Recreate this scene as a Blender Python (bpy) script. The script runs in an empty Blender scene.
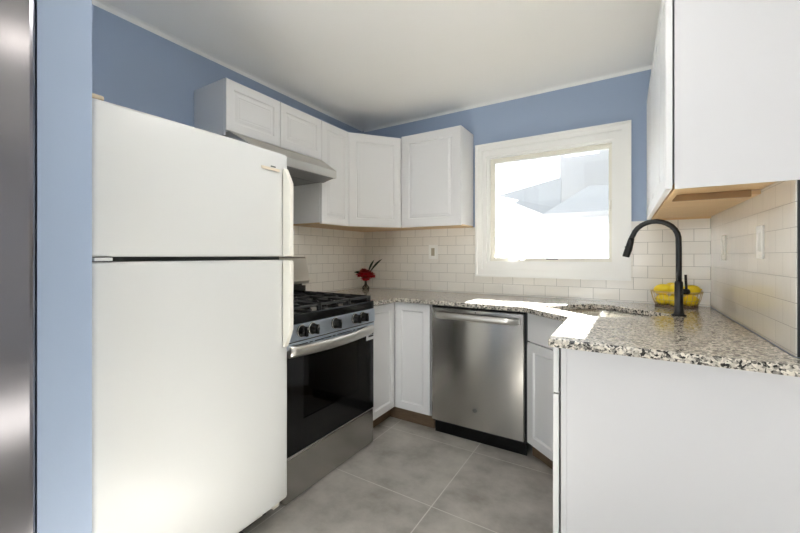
import bpy, bmesh, math, random
from mathutils import Vector, Matrix
random.seed(7)
S = bpy.context.scene
COL = S.collection
R = math.radians

# ------------------------------------------------------------------ camera, light, exposure
cd = bpy.data.cameras.new('camera'); cam = bpy.data.objects.new('camera', cd); COL.objects.link(cam)
cam.location = (2.0282, -3.1085, 1.2147)
cam.rotation_euler = (R(90), 0, 0.62065)
cd.sensor_fit = 'HORIZONTAL'; cd.sensor_width = 36; cd.lens = 388.09 * 36 / 800
cd.shift_x = (400 - 347.4) / 800; cd.shift_y = -(266.5 - 255.7) / 800
cd.clip_start = 0.02
S.camera = cam

wd = bpy.data.worlds.new('sky'); S.world = wd; wd.use_nodes = True
wn = wd.node_tree.nodes; wl = wd.node_tree.links
bg = wn['Background']; bg.inputs[1].default_value = 2.0
gt = wn.new('ShaderNodeTexCoord'); sx = wn.new('ShaderNodeSeparateXYZ'); rp = wn.new('ShaderNodeValToRGB')
wl.new(gt.outputs['Generated'], sx.inputs[0]); wl.new(sx.outputs['Z'], rp.inputs[0]); wl.new(rp.outputs[0], bg.inputs[0])
rp.color_ramp.elements[0].color = (.95, .97, 1, 1); rp.color_ramp.elements[1].color = (.85, .92, 1, 1)

def lamp(name, kind, loc, energy, color=(1, 1, 1), size=None, aim=None):
    l = bpy.data.lights.new(name, kind); o = bpy.data.objects.new(name, l); COL.objects.link(o)
    o.location = loc; l.energy = energy; l.color = color
    if size: l.shape = 'RECTANGLE'; l.size, l.size_y = size
    if aim is not None: o.rotation_euler = Vector(aim).to_track_quat('-Z', 'Y').to_euler()
    return o
sun = lamp('sun', 'SUN', (1.5, 6, 6), 100, (1, .99, .975), aim=(-.022, -1, -.665)); sun.data.angle = R(.6)
# added fill light, set in an opening of the unseen rear wall
lamp('rear_fill_light', 'AREA', (1.65, -6.15, 1.35), 40, (.93, .975, 1), (1.05, 1.05), (0, 1, 0))

S.view_settings.view_transform = 'Standard'; S.view_settings.look = 'None'
S.view_settings.gamma = 1; S.view_settings.use_curve_mapping = False
S.view_settings.exposure = 0.15
S.cycles.use_denoising = True
S.cycles.max_bounces = 14; S.cycles.diffuse_bounces = 8; S.cycles.transparent_max_bounces = 12
S.cycles.sample_clamp_indirect = 30.0; S.cycles.caustics_reflective = False; S.cycles.caustics_refractive = False

# ------------------------------------------------------------------ materials
def mat(name, color=(.8, .8, .8), rough=.5, metal=0.0, **kw):
    m = bpy.data.materials.new(name); m.use_nodes = True
    b = m.node_tree.nodes['Principled BSDF']
    b.inputs['Base Color'].default_value = (*color, 1); b.inputs['Roughness'].default_value = rough
    b.inputs['Metallic'].default_value = metal
    for k, v in kw.items(): b.inputs[k].default_value = v
    return m
def nd(m, t, **inp):
    n = m.node_tree.nodes.new(t)
    for k, v in inp.items():
        k2 = k.replace('_', ' ')
        n.inputs[k2].default_value = v
    return n
def lk(m, a, b): m.node_tree.links.new(a, b)
def bs(m): return m.node_tree.nodes['Principled BSDF']
def ramp(m, fac, stops, interp='LINEAR'):
    n = m.node_tree.nodes.new('ShaderNodeValToRGB'); e = n.color_ramp.elements
    n.color_ramp.interpolation = interp
    while len(e) < len(stops): e.new(.5)
    for el, (p, c) in zip(e, stops): el.position = p; el.color = (*c, 1)
    lk(m, fac, n.inputs[0]); return n
def wpos(m, scale=(1, 1, 1), loc=(0, 0, 0), src='Position'):
    """place of the surface point in the room, so a pattern runs on across the pieces"""
    g = m.node_tree.nodes.new('ShaderNodeNewGeometry'); mp = m.node_tree.nodes.new('ShaderNodeMapping')
    mp.inputs['Scale'].default_value = scale; mp.inputs['Location'].default_value = loc
    lk(m, g.outputs['Position'], mp.inputs['Vector']); return mp.outputs[0]
def bump(m, h, strength=.2, dist=.002):
    b = nd(m, 'ShaderNodeBump', Strength=strength, Distance=dist); lk(m, h, b.inputs['Height']); lk(m, b.outputs[0], bs(m).inputs['Normal'])
def noise(m, vec, scale, detail=3, rough=.5):
    n = nd(m, 'ShaderNodeTexNoise', Scale=scale, Detail=detail, Roughness=rough); lk(m, vec, n.inputs['Vector']); return n

def painted(name, c, rough=.45, peel=.05, sc=140):
    m = mat(name, c, rough); n = noise(m, wpos(m), sc); bump(m, n.outputs['Fac'], peel, .001); return m
M = {}
M['blue'] = painted('blue_wall_paint', (.335, .42, .57), .55)
M['ceiling'] = painted('ceiling_paint', (.90, .89, .865), .8)
M['roomwhite'] = painted('off_white_wall_paint', (.66, .66, .66), .7)
M['trim'] = painted('white_trim_paint', (.86, .86, .84), .35, .02)
M['cab'] = painted('white_cabinet_lacquer', (.77, .77, .775), .38, .02)
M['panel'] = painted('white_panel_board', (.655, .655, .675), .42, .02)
M['enamel'] = painted('white_enamel', (.66, .67, .665), .32, .12, 350)
M['cream'] = painted('cream_plastic', (.82, .80, .72), .4, .02)
M['tan'] = mat('aged_tan_plastic', (.55, .46, .33), .5)
M['black'] = mat('black_gloss', (.006, .006, .006), .10, **{'Specular IOR Level': .28})
M['blackmatte'] = mat('black_matte', (.012, .012, .013), .45)
M['iron'] = painted('cast_iron', (.018, .018, .019), .5, .25, 500)
M['faucet'] = mat('matte_black_metal', (.015, .015, .016), .32, .4)
M['rubber'] = mat('dark_gasket', (.10, .11, .10), .6)
M['darkgap'] = mat('dark_recess', (.02, .02, .02), .7)
M['plate'] = mat('white_plate_plastic', (.88, .875, .84), .3)
M['rocker'] = mat('beige_rocker', (.42, .38, .29), .4)
M['brass'] = mat('brass_wire', (.62, .47, .22), .3, .9)
M['foliage'] = mat('dark_green_leaf', (.03, .055, .03), .5)
M['petal'] = painted('red_petal', (.62, .008, .022), .5, .1, 300)
M['vinyl'] = painted('white_vinyl', (.85, .85, .85), .5, .02)
M['siding'] = painted('pale_siding', (.50, .50, .50), .7, .1, 30)
M['siding2'] = painted('pale_grey_siding', (.38, .38, .38), .8, .3, 8)
M['shingle'] = painted('grey_shingle', (.36, .36, .355), .9, .4, 60)
M['paving'] = painted('dark_paving', (.12, .12, .115), .9, .2, 20)
M['emblemgrey'] = mat('grey_emblem', (.20, .195, .19), .5, .3)
M['rackgrey'] = mat('oven_rack_chrome', (.62, .60, .57), .4, .2)
M['pale_patch'] = mat('pale_patch_white', (.8, .8, .8), .5)

def steel(name, c, rough, axis=(30, 30, .8), amp=.10, aniso=0):
    m = mat(name, c, rough, 1.0)
    if aniso:
        bs(m).inputs['Anisotropic'].default_value = aniso
        tg = m.node_tree.nodes.new('ShaderNodeTangent'); tg.direction_type = 'RADIAL'; tg.axis = 'Z'; lk(m, tg.outputs[0], bs(m).inputs['Tangent']); bs(m).inputs['Anisotropic Rotation'].default_value = .25
    n = noise(m, wpos(m, axis), 14, 4, .6)
    r = nd(m, 'ShaderNodeMapRange'); r.inputs[3].default_value = rough - amp / 2; r.inputs[4].default_value = rough + amp / 2
    lk(m, n.outputs['Fac'], r.inputs[0]); lk(m, r.outputs[0], bs(m).inputs['Roughness']); bump(m, n.outputs['Fac'], .06, .0006)
    return m
M['steel'] = steel('brushed_stainless_steel', (.47, .455, .43), .19, amp=.06, aniso=.85)
M['steelh'] = steel('satin_steel_bar', (.68, .66, .62), .30, (3, 3, 60))
M['steelblue'] = steel('blue_reflection_steel', (.60, .67, .76), .32, (3, 3, 60))  # blue reflected from the walls is put into the steel colour
M['steeldark'] = steel('dark_stainless_steel', (.24, .235, .255), .17, amp=.05)
M['hoodsteel'] = steel('hood_steel', (.60, .58, .53), .42, (30, .8, 30))
M['hoodunder'] = mat('hood_underside', (.22, .22, .22), .5, .5)
M['sinksteel'] = steel('sink_steel', (.70, .68, .63), .28, (8, 8, 8))

def tile(name, comp):
    m = mat(name, (.75, .72, .66), .16)
    g = m.node_tree.nodes.new('ShaderNodeNewGeometry'); s = m.node_tree.nodes.new('ShaderNodeSeparateXYZ'); c = m.node_tree.nodes.new('ShaderNodeCombineXYZ')
    lk(m, g.outputs['Position'], s.inputs[0])
    a = nd(m, 'ShaderNodeMath'); a.operation = 'SUBTRACT'; a.inputs[1].default_value = 2.073 if comp == 'X' else .031
    v = nd(m, 'ShaderNodeMath'); v.operation = 'SUBTRACT'; v.inputs[1].default_value = .9226
    lk(m, s.outputs[comp], a.inputs[0]); lk(m, s.outputs['Z'], v.inputs[0]); lk(m, a.outputs[0], c.inputs[0]); lk(m, v.outputs[0], c.inputs[1])
    b = m.node_tree.nodes.new('ShaderNodeTexBrick'); lk(m, c.outputs[0], b.inputs['Vector'])
    b.inputs['Scale'].default_value = 1; b.inputs['Mortar Size'].default_value = .0011; b.inputs['Mortar Smooth'].default_value = .3
    b.inputs['Brick Width'].default_value = .1463; b.inputs['Row Height'].default_value = .0755; b.inputs['Bias'].default_value = 0
    b.inputs['Color1'].default_value = (.85, .825, .77, 1); b.inputs['Color2'].default_value = (.81, .785, .73, 1); b.inputs['Mortar'].default_value = (.30, .29, .27, 1)
    lk(m, b.outputs['Color'], bs(m).inputs['Base Color'])
    r = nd(m, 'ShaderNodeMapRange'); r.inputs[3].default_value = .15; r.inputs[4].default_value = .7
    lk(m, b.outputs['Fac'], r.inputs[0]); lk(m, r.outputs[0], bs(m).inputs['Roughness'])
    inv = nd(m, 'ShaderNodeMath'); inv.operation = 'MULTIPLY_ADD'; inv.inputs[1].default_value = -1.0
    n = noise(m, wpos(m), 14, 2); lk(m, b.outputs['Fac'], inv.inputs[0]); lk(m, n.outputs['Fac'], inv.inputs[2])
    bump(m, inv.outputs[0], .35, .0012); return m
M['tilex'] = tile('subway_tile_back', 'X'); M['tiley'] = tile('subway_tile_side', 'Y')

m = M['floor'] = mat('floor_tile', (.25, .24, .22), .42)
b = m.node_tree.nodes.new('ShaderNodeTexBrick'); lk(m, wpos(m, (1, 1, 1), (-.104, .057, 0)), b.inputs['Vector'])
b.offset = 0; b.inputs['Scale'].default_value = 1; b.inputs['Mortar Size'].default_value = .0028; b.inputs['Mortar Smooth'].default_value = .2
b.inputs['Brick Width'].default_value = .581; b.inputs['Row Height'].default_value = .643
n = noise(m, wpos(m), 4.5, 6, .62)
r = ramp(m, n.outputs['Fac'], [(.32, (.33, .31, .275)), (.5, (.47, .45, .41)), (.68, (.56, .54, .49))])
lk(m, r.outputs[0], b.inputs['Color1'])
r2 = ramp(m, n.outputs['Fac'], [(.32, (.30, .275, .245)), (.5, (.42, .395, .365)), (.68, (.53, .50, .46))])
lk(m, r2.outputs[0], b.inputs['Color2']); b.inputs['Mortar'].default_value = (.66, .64, .60, 1)
lk(m, b.outputs['Color'], bs(m).inputs['Base Color'])
bump(m, n.outputs['Fac'], .08, .001)

m = M['granite'] = mat('speckled_granite', (.5, .5, .48), .12)
P = wpos(m)
w = noise(m, P, 55, 2); mx = nd(m, 'ShaderNodeMixRGB'); mx.blend_type = 'ADD'; mx.inputs[0].default_value = .02
lk(m, P, mx.inputs[1]); lk(m, w.outputs['Color'], mx.inputs[2])
v1 = nd(m, 'ShaderNodeTexVoronoi', Scale=150.0); lk(m, mx.outputs[0], v1.inputs['Vector'])
sep = m.node_tree.nodes.new('ShaderNodeSeparateColor'); lk(m, v1.outputs['Color'], sep.inputs[0])
n1 = noise(m, P, 70, 3)
ad = nd(m, 'ShaderNodeMath'); ad.operation = 'MULTIPLY_ADD'; ad.inputs[1].default_value = .55; lk(m, n1.outputs['Fac'], ad.inputs[0]); 
mu = nd(m, 'ShaderNodeMath'); mu.operation = 'MULTIPLY'; mu.inputs[1].default_value = .5; lk(m, sep.outputs[0], mu.inputs[0]); lk(m, mu.outputs[0], ad.inputs[2])
r = ramp(m, ad.outputs[0], [(0, (.018, .017, .017)), (.33, (.035, .033, .031)), (.39, (.17, .16, .145)), (.47, (.36, .335, .295)), (.57, (.55, .51, .445)), (.78, (.78, .73, .64))])
lk(m, r.outputs[0], bs(m).inputs['Base Color'])

def wood(name, c1, c2, sc):
    m = mat(name, c1, .5); n = noise(m, wpos(m, sc), 6, 5, .6)
    r = ramp(m, n.outputs['Fac'], [(.3, c2), (.7, c1)]); lk(m, r.outputs[0], bs(m).inputs['Base Color']); return m
M['maple'] = wood('maple_underside', (.70, .50, .28), (.58, .39, .20), (1, 12, 1))
M['brown'] = wood('raw_brown_board', (.20, .135, .08), (.14, .09, .055), (3, 3, 20))
M['brownrail'] = wood('shaded_rail_wood', (.36, .22, .10), (.28, .165, .075), (1, 12, 1))  # wood darkened in its colour to stand for shade on the rail
M['cavity'] = wood('oven_enamel_brown', (.62, .52, .43), (.52, .43, .35), (3, 3, 3))

m = M['lemon'] = mat('lemon_peel', (.93, .70, .02), .42); n = noise(m, wpos(m), 160, 2); bump(m, n.outputs['Fac'], .25, .001)

m = M['pane'] = bpy.data.materials.new('window_glass'); m.use_nodes = True; m.node_tree.nodes.remove(bs(m))
fr = nd(m, 'ShaderNodeFresnel', IOR=1.45); tr = m.node_tree.nodes.new('ShaderNodeBsdfTransparent'); gl = m.node_tree.nodes.new('ShaderNodeBsdfGlossy'); gl.inputs['Roughness'].default_value = .02
tr.inputs[0].default_value = (.96, .97, .97, 1)
mi = m.node_tree.nodes.new('ShaderNodeMixShader'); lk(m, fr.outputs[0], mi.inputs[0]); lk(m, tr.outputs[0], mi.inputs[1]); lk(m, gl.outputs[0], mi.inputs[2])
lk(m, mi.outputs[0], m.node_tree.nodes['Material Output'].inputs[0])
m2 = M['ovenpane'] = m.copy(); m2.name = 'smoked_oven_glass'
for q in m2.node_tree.nodes:
    if q.type == 'BSDF_TRANSPARENT': q.inputs[0].default_value = (.95, .93, .91, 1)
m3 = M['clear'] = m.copy(); m3.name = 'clear_vase_glass'
for q in m3.node_tree.nodes:
    if q.type == 'BSDF_TRANSPARENT': q.inputs[0].default_value = (.93, .92, .88, 1)
m = M['lampglow'] = mat('opal_lamp_glass', (.9, .9, .88), .4); bs(m).inputs['Emission Color'].default_value = (1, .93, .82, 1); bs(m).inputs['Emission Strength'].default_value = 8.0

m = M['panelglow'] = mat('fill_panel_diffuser', (.9, .9, .9), .5); bs(m).inputs['Emission Color'].default_value = (1, .98, .95, 1); bs(m).inputs['Emission Strength'].default_value = 22.0
# ------------------------------------------------------------------ helpers
def tag(o, label=None, cat=None, group=None, kind=None):
    for k, v in (('label', label), ('category', cat), ('group', group), ('kind', kind)):
        if v: o[k] = v
    return o
def base(o):
    v = Vector((0, 0, 0))
    while o: v += Vector(o.location); o = o.parent
    return v
def thing(name, label, cat, loc, group=None):
    o = bpy.data.objects.new(name, None); COL.objects.link(o); o.location = loc; o.empty_display_size = .05
    return tag(o, label, cat, group)
class MB:
    def __init__(s): s.b = bmesh.new()
    def box(s, x0, x1, y0, y1, z0, z1, bev=0, seg=2):
        t = bmesh.new(); bmesh.ops.create_cube(t, size=1)
        for v in t.verts: v.co = Vector(((x0 + x1) / 2 + v.co.x * (x1 - x0), (y0 + y1) / 2 + v.co.y * (y1 - y0), (z0 + z1) / 2 + v.co.z * (z1 - z0)))
        if bev: bmesh.ops.bevel(t, geom=t.edges[:], offset=bev, segments=seg, affect='EDGES', profile=.5)
        return s.add(t)
    def add(s, t, mtx=None):
        if mtx: bmesh.ops.transform(t, matrix=mtx, verts=t.verts[:])
        me = bpy.data.meshes.new('t'); t.to_mesh(me); t.free(); s.b.from_mesh(me); bpy.data.meshes.remove(me); return s
    def prism(s, pts, h, axis='z', at=0, bev=0):
        """pts: outline; extruded along axis from at to at+h.  z: (x,y)  y: (x,z)  x: (y,z)"""
        f = {'z': lambda p, k: (p[0], p[1], k), 'y': lambda p, k: (p[0], k, p[1]), 'x': lambda p, k: (k, p[0], p[1])}[axis]
        t = bmesh.new(); a = [t.verts.new(f(p, at)) for p in pts]; c = [t.verts.new(f(p, at + h)) for p in pts]
        t.faces.new(a); t.faces.new(c[::-1]); n = len(pts)
        for i in range(n): t.faces.new((a[i], a[(i + 1) % n], c[(i + 1) % n], c[i]))
        bmesh.ops.recalc_face_normals(t, faces=t.faces[:])
        if bev: bmesh.ops.bevel(t, geom=t.edges[:], offset=bev, segments=2, affect='EDGES', profile=.5)
        return s.add(t)
    def tube(s, path, r, n=12, caps=True):
        path = [Vector(p) for p in path]; rs = r if isinstance(r, (list, tuple)) else [r] * len(path)
        t = bmesh.new(); rings = []; up = None
        for i, p in enumerate(path):
            d = (path[min(i + 1, len(path) - 1)] - path[max(i - 1, 0)]).normalized()
            if up is None: up = d.orthogonal().normalized()
            up = (up - d * up.dot(d)).normalized(); sd = d.cross(up)
            rings.append([t.verts.new(p + (up * math.cos(2 * math.pi * k / n) + sd * math.sin(2 * math.pi * k / n)) * rs[i]) for k in range(n)])
        for a, c in zip(rings, rings[1:]):
            for k in range(n): f = t.faces.new((a[k], a[(k + 1) % n], c[(k + 1) % n], c[k])); f.smooth = True
        if caps: t.faces.new(rings[0][::-1]); t.faces.new(rings[-1])
        bmesh.ops.recalc_face_normals(t, faces=t.faces[:])
        return s.add(t)
    def ring(s, c, rad, r, axis='z', n=40, ell=1.0):
        t = bmesh.new(); rr = []
        for i in range(n):
            a = 2 * math.pi * i / n; row = []
            for k in range(8):
                q = 2 * math.pi * k / 8; ra = rad + r * math.cos(q)
                p = (ra * math.cos(a), ra * math.sin(a) * ell, r * math.sin(q))
                if axis == 'x': p = (p[2], p[0], p[1])
                if axis == 'y': p = (p[0], p[2], p[1])
                row.append(t.verts.new(Vector(c) + Vector(p)))
            rr.append(row)
        for i in range(n):
            for k in range(8):
                f = t.faces.new((rr[i][k], rr[(i + 1) % n][k], rr[(i + 1) % n][(k + 1) % 8], rr[i][(k + 1) % 8])); f.smooth = True
        bmesh.ops.recalc_face_normals(t, faces=t.faces[:]); return s.add(t)
    def lathe(s, prof, c=(0, 0, 0), axis='z', n=28, smooth=True):
        """prof: (radius, along) list, closed at the axis where radius is 0"""
        t = bmesh.new(); rr = []
        for ra, h in prof:
            row = []
            for k in range(n if ra > 1e-6 else 1):
                a = 2 * math.pi * k / n; p = (ra * math.cos(a), ra * math.sin(a), h)
                if axis == 'x': p = (p[2], p[0], p[1])
                if axis == 'y': p = (p[0], p[2], p[1])
                row.append(t.verts.new(Vector(c) + Vector(p)))
            rr.append(row)
        for a, b_ in zip(rr, rr[1:]):
            for k in range(n):
                q = [a[k % len(a)], a[(k + 1) % len(a)], b_[(k + 1) % len(b_)], b_[k % len(b_)]]
                q = [v for i, v in enumerate(q) if v not in q[:i]]
                if len(q) > 2: f = t.faces.new(q); f.smooth = smooth
        bmesh.ops.recalc_face_normals(t, faces=t.faces[:]); return s.add(t)
    def rings(s, p, u, wdt, hgt, prof, z0=None):
        """nested rectangular rings on a face: p lower corner, u along, prof (inset, out) from back rim to centre"""
        u = Vector((u[0], u[1], 0)).normalized(); n = Vector((u.y, -u.x, 0)); p = Vector(p)
        t = bmesh.new(); rr = []
        for ins, out in prof:
            rr.append([t.verts.new(p + u * a + Vector((0, 0, c)) + n * out) for a, c in ((ins, ins), (wdt - ins, ins), (wdt - ins, hgt - ins), (ins, hgt - ins))])
        t.faces.new(rr[0]); t.faces.new(rr[-1])
        for a, c in zip(rr, rr[1:]):
            for k in range(4): t.faces.new((a[k], a[(k + 1) % 4], c[(k + 1) % 4], c[k]))
        bmesh.ops.recalc_face_normals(t, faces=t.faces[:]); return s.add(t)
    def build(s, name, m, parent=None, bevel=0, smooth=False):
        me = bpy.data.meshes.new(name)
        if parent is not None:
            off = base(parent)
            for v in s.b.verts: v.co -= off
        else:
            off = None
        s.b.to_mesh(me); s.b.free()
        if smooth:
            for p_ in me.polygons: p_.use_smooth = True
        me.materials.append(M[m] if isinstance(m, str) else m)
        o = bpy.data.objects.new(name, me); COL.objects.link(o); o.parent = parent
        if bevel:
            md = o.modifiers.new('edge', 'BEVEL'); md.width = bevel; md.segments = 3; md.limit_method = 'ANGLE'; md.angle_limit = R(50)
        return o
def box(name, m, x0, x1, y0, y1, z0, z1, parent=None, bev=0):
    return MB().box(x0, x1, y0, y1, z0, z1, bev).build(name, m, parent)

RAISED = lambda t, st=.058: [(0, 0), (0, t - .003), (.003, t), (st, t), (st + .004, t - .006), (st + .010, t - .0065), (st + .015, t - .003), (st + .022, t - .003), (st + .030, t - .0005), (st + .034, t)]
RAISED2 = lambda t, st=.05: [(0, 0), (0, t - .003), (.003, t), (st, t), (st + .004, t - .005), (st + .012, t - .006), (st + .03, t - .0015), (st + .034, t - .0035), (st + .038, t - .0015), (st + .04, t - .001)]
SHAKER = lambda t, st=.058: [(0, 0), (0, t - .002), (.002, t), (st, t), (st + .008, t - .009)]
SLAB = lambda t: [(0, 0), (0, t - .003), (.003, t)]
def door(parent, p, u, wdt, z0, z1, prof=RAISED, t=.0195, m='cab', name='door', st=None):
    pr = prof(t, st) if st else prof(t)
    return MB().rings((p[0], p[1], z0), u, wdt, z1 - z0, pr).build(name, m, parent)

# ------------------------------------------------------------------ the room
W, H, CT, CB = 2.444, 2.416, .915, .884
X0, X1, Y0 = -.12, 5.2, -6.2
def struct(o): o['kind'] = 'structure'; return o
struct(box('floor', 'floor', X0, X1, Y0, .12, -.1, 0))
struct(box('ceiling', 'ceiling', X0, X1, Y0, .12, H, H + .1))
struct(box('wall_left', 'blue', X0, 0, Y0, .12, 0, H))
wx0, wx1, wz0, wz1 = 1.150, 1.972, 1.155, 1.985       # rough opening of the kitchen window
DX0, DX1, DZ = 3.15, 3.95, 2.05                      # unseen glazed door, added to let sun onto the adjoining floor
mb = MB(); mb.box(0, wx0, 0, .12, 0, H); mb.box(wx1, DX0, 0, .12, 0, H); mb.box(DX1, X1, 0, .12, 0, H); mb.box(DX0, DX1, 0, .12, DZ, H); mb.box(wx0, wx1, 0, .12, 0, wz0); mb.box(wx0, wx1, 0, .12, wz1, H)
struct(mb.build('wall_back', 'blue'))
struct(box('wall_right', 'blue', W, W + .115, -1.400, 0, 0, H))
struct(box('wall_partition', 'blue', 0, .86, -2.778, -2.658, 0, H))
mb = MB(); mb.box(X0, 1.1, Y0 - .12, Y0, 0, H); mb.box(2.2, X1, Y0 - .12, Y0, 0, H); mb.box(1.1, 2.2, Y0 - .12, Y0, 0, .8); mb.box(1.1, 2.2, Y0 - .12, Y0, 1.9, H)  # opening added for the rear fill light
struct(mb.build('wall_rear', 'roomwhite'))
mb = MB(); mb.box(X1, X1 + .12, Y0, .12, 0, H)
struct(mb.build('wall_far_right', 'roomwhite'))
dr1 = bpy.data.objects.new('added_door_1', None); COL.objects.link(dr1); dr1.location = (3.525, .06, 0); dr1['kind'] = 'structure'
mb = MB(); mb.box(DX0, DX0 + .05, .02, .10, 0, DZ); mb.box(DX1 - .05, DX1, .02, .10, 0, DZ); mb.box(DX0 + .05, DX1 - .05, .02, .10, DZ - .05, DZ); mb.box(DX0 + .05, DX1 - .05, .02, .10, 0.001, .05); mb.build('door_frame', 'trim', dr1)
box('pane', 'pane', DX0 + .05, DX1 - .05, .057, .063, .05, DZ - .05, dr1)
# thin tiled facing behind the worktop
UB = 1.438
TK = .004
mb = MB(); mb.box(0, 1.0676, -TK, 0, CT, UB + .004); mb.box(1.0676, 2.0623, -TK, 0, CT, 1.0536); mb.box(2.0623, W, -TK, 0, CT, UB - .002)
struct(mb.build('wall_back_tiling', 'tilex'))
mb = MB(); mb.box(0, TK, -1.80, -TK, .90, UB + .004); mb.box(0, TK, -1.79, -.999, UB + .004, 1.77)
struct(mb.build('wall_left_tiling', 'tiley'))
struct(box('wall_right_tiling', 'tiley', W - TK, W, -1.400, -TK, CT, UB + .05))
struct(box('trim_1', 'blackmatte', W - .001, W + .12, -1.406, -1.4005, CT, UB + .2))
# slim moulding where the walls meet the ceiling
mb = MB(); mb.prism([(0, H), (-.022, H), (-.010, H - .006), (0, H - .024)], W, 'x', 0)
struct(mb.build('trim_2', 'trim'))
mb = MB(); mb.prism([(0, H), (.022, H), (.010, H - .006), (0, H - .024)], 2.63, 'y', -2.655)
struct(mb.build('trim_3', 'trim'))

# ------------------------------------------------------------------ kitchen window
win = bpy.data.objects.new('window_1', None); COL.objects.link(win); win.location = (1.565, 0, 1.054); win['kind'] = 'structure'
ox0, ox1, oz0, oz1 = 1.0676, 2.0623, 1.0536, 2.0833
def ringframe(mb, a0, a1, c0, c1, b0, b1, d0, d1, y0, y1):
    mb.box(a0, b0, y0, y1, c0, c1); mb.box(b1, a1, y0, y1, c0, c1); mb.box(b0, b1, y0, y1, c0, d0); mb.box(b0, b1, y0, y1, d1, c1)
mb = MB()
ringframe(mb, ox0, ox1, oz0, oz1, ox0 + .014, ox1 - .014, oz0 + .014, oz1 - .014, -.036, -.0005)
ringframe(mb, ox0 + .014, ox1 - .014, oz0 + .014, oz1 - .014, ox0 + .050, ox1 - .050, oz0 + .056, oz1 - .050, -.025, -.0005)
ringframe(mb, ox0 + .050, ox1 - .050, oz0 + .056, oz1 - .050, ox0 + .056, ox1 - .056, oz0 + .062, oz1 - .056, -.012, -.0005)
ringframe(mb, ox0 + .056, ox1 - .056, oz0 + .062, oz1 - .056, 1.150, 1.972, 1.155, 1.985, -.018, -.0005)
mb.build('casing', 'trim', win)
mb = MB(); ringframe(mb, 1.150, 1.972, 1.155, 1.985, 1.172, 1.958, 1.172, 1.968, -.004, .115); mb.build('jamb', 'trim', win)
mb = MB(); ringframe(mb, 1.172, 1.958, 1.172, 1.968, 1.190, 1.950, 1.186, 1.955, .020, .075)
ringframe(mb, 1.190, 1.950, 1.186, 1.955, 1.202, 1.940, 1.1985, 1.936, .030, .062)
mb.build('sash', 'cream', win)
box('pane', 'pane', 1.200, 1.942, .044, .048, 1.197, 1.938, win)
mb = MB(); mb.box(1.335, 1.425, -.006, .022, 1.1725, 1.184, .003); mb.tube([(1.39, .0, 1.184), (1.375, -.014, 1.190), (1.335, -.018, 1.190), (1.310, -.016, 1.195)], .0055, 8); mb.lathe([(0, 0), (.008, .001), (.009, .008), (.006, .016), (0, .017)], (1.308, -.016, 1.190))
mb.build('crank_handle', 'cream', win)
box('latch_slot', 'blackmatte', 1.565, 1.640, .017, .0205, 1.187, 1.193, win)
mb = MB(); mb.box(1.944, 1.9578, -.003, .02, 1.50, 1.60, .002); mb.tube([(1.951, -.004, 1.58), (1.951, -.014, 1.565), (1.951, -.012, 1.515)], .005, 8)
mb.build('sash_lock', 'cream', win)

# ------------------------------------------------------------------ outside
struct(box('ground_outside', 'paving', -14, 16, .12, 30, -.45, -.35))
f = thing('vinyl_fence', 'long white vinyl panel fence standing outside the window', 'fence', (1.2, 4.0, -.35))
mb = MB()
for i in range(40): mb.box(-2.5 + i * .2, -2.5 + i * .2 + .194, 3.99, 4.03, -.28, 1.58, .004, 1)
mb.build('panel', 'vinyl', f)
mb = MB(); mb.box(-2.6, 5.6, 3.975, 4.045, 1.58, 1.67, .006); mb.box(-2.6, 5.6, 3.975, 4.045, -.30, -.2, .006); mb.build('rail', 'vinyl', f)
for x in (-1.6, .72, 3.04, 5.3):
    mb = MB(); mb.box(x - .065, x + .065, 3.94, 4.07, -.35, 1.72, .006); mb.prism([(x - .08, 1.72), (x + .08, 1.72), (x + .03, 1.78), (x - .03, 1.78)], .16, 'y', 3.925); mb.build('post', 'vinyl', f)
h = thing('house', 'low white house with a grey pitched roof just behind the fence', 'house', (1.0, 8.5, -.35))
mb = MB(); mb.box(-.75, .40, 8.3, 9.6, -.35, 2.42); mb.box(.40, 1.75, 7.6, 9.6, -.35, 2.2); mb.build('wall', 'siding', h)
def slab(name, pts, parent, m_):
    t = bmesh.new(); a = [t.verts.new(p) for p in pts]; t.faces.new(a); ge = bmesh.ops.extrude_face_region(t, geom=t.faces[:])
    for v in ge['geom']:
        if isinstance(v, bmesh.types.BMVert): v.co += Vector((0, .10, -.10))
    bmesh.ops.recalc_face_normals(t, faces=t.faces[:]); MB().add(t).build(name, m_, parent)
slab('roof', [(-.82, 8.0, 2.86), (.461, 7.0, 2.196), (.70, 8.0, 2.40), (.55, 9.5, 3.46)], h, 'shingle')
slab('porch_roof', [(.461, 7.0, 2.196), (1.95, 7.0, 2.196), (1.75, 8.4, 2.95), (1.30, 8.4, 2.98)], h, 'shingle')
box('window', 'shingle', .75, 1.05, 7.57, 7.598, .9, 1.9, h)
h = thing('house', 'taller pale house rising out of view beyond the low house', 'house', (4.2, 14, -.35))
mb = MB(); mb.box(.166, 8.5, 12.4, 18, -.35, 5.8); mb.build('wall', 'siding2', h)
mb = MB(); mb.prism([(-.2, 5.802), (8.9, 5.802), (4.35, 8.3)], 6.4, 'y', 12.0); mb.build('roof', 'shingle', h)
for x in (.9, 2.4, 3.9): box('window', 'shingle', x, x + .7, 12.36, 12.398, 3.2, 4.4, h)

# ------------------------------------------------------------------ wall cabinets
UT = 2.1687
def seam_x(y): return y
# over the range
c = thing('wall_cabinet', 'short two-door white wall cabinet mounted above the range hood', 'cabinet', (0, -1.395, 1.872))
MB().box(.001, .2745, -1.798, -.9945, 1.886, UT).box(.001, .2745, -1.798, -1.786, 1.866, 1.8861).build('body', 'cab', c)
door(c, (.2752, -1.797), (0, 1), (.3995), 1.888, UT - .001, RAISED2)
door(c, (.2752, -1.3945), (0, 1), (.3995), 1.888, UT - .001, RAISED2)
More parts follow.
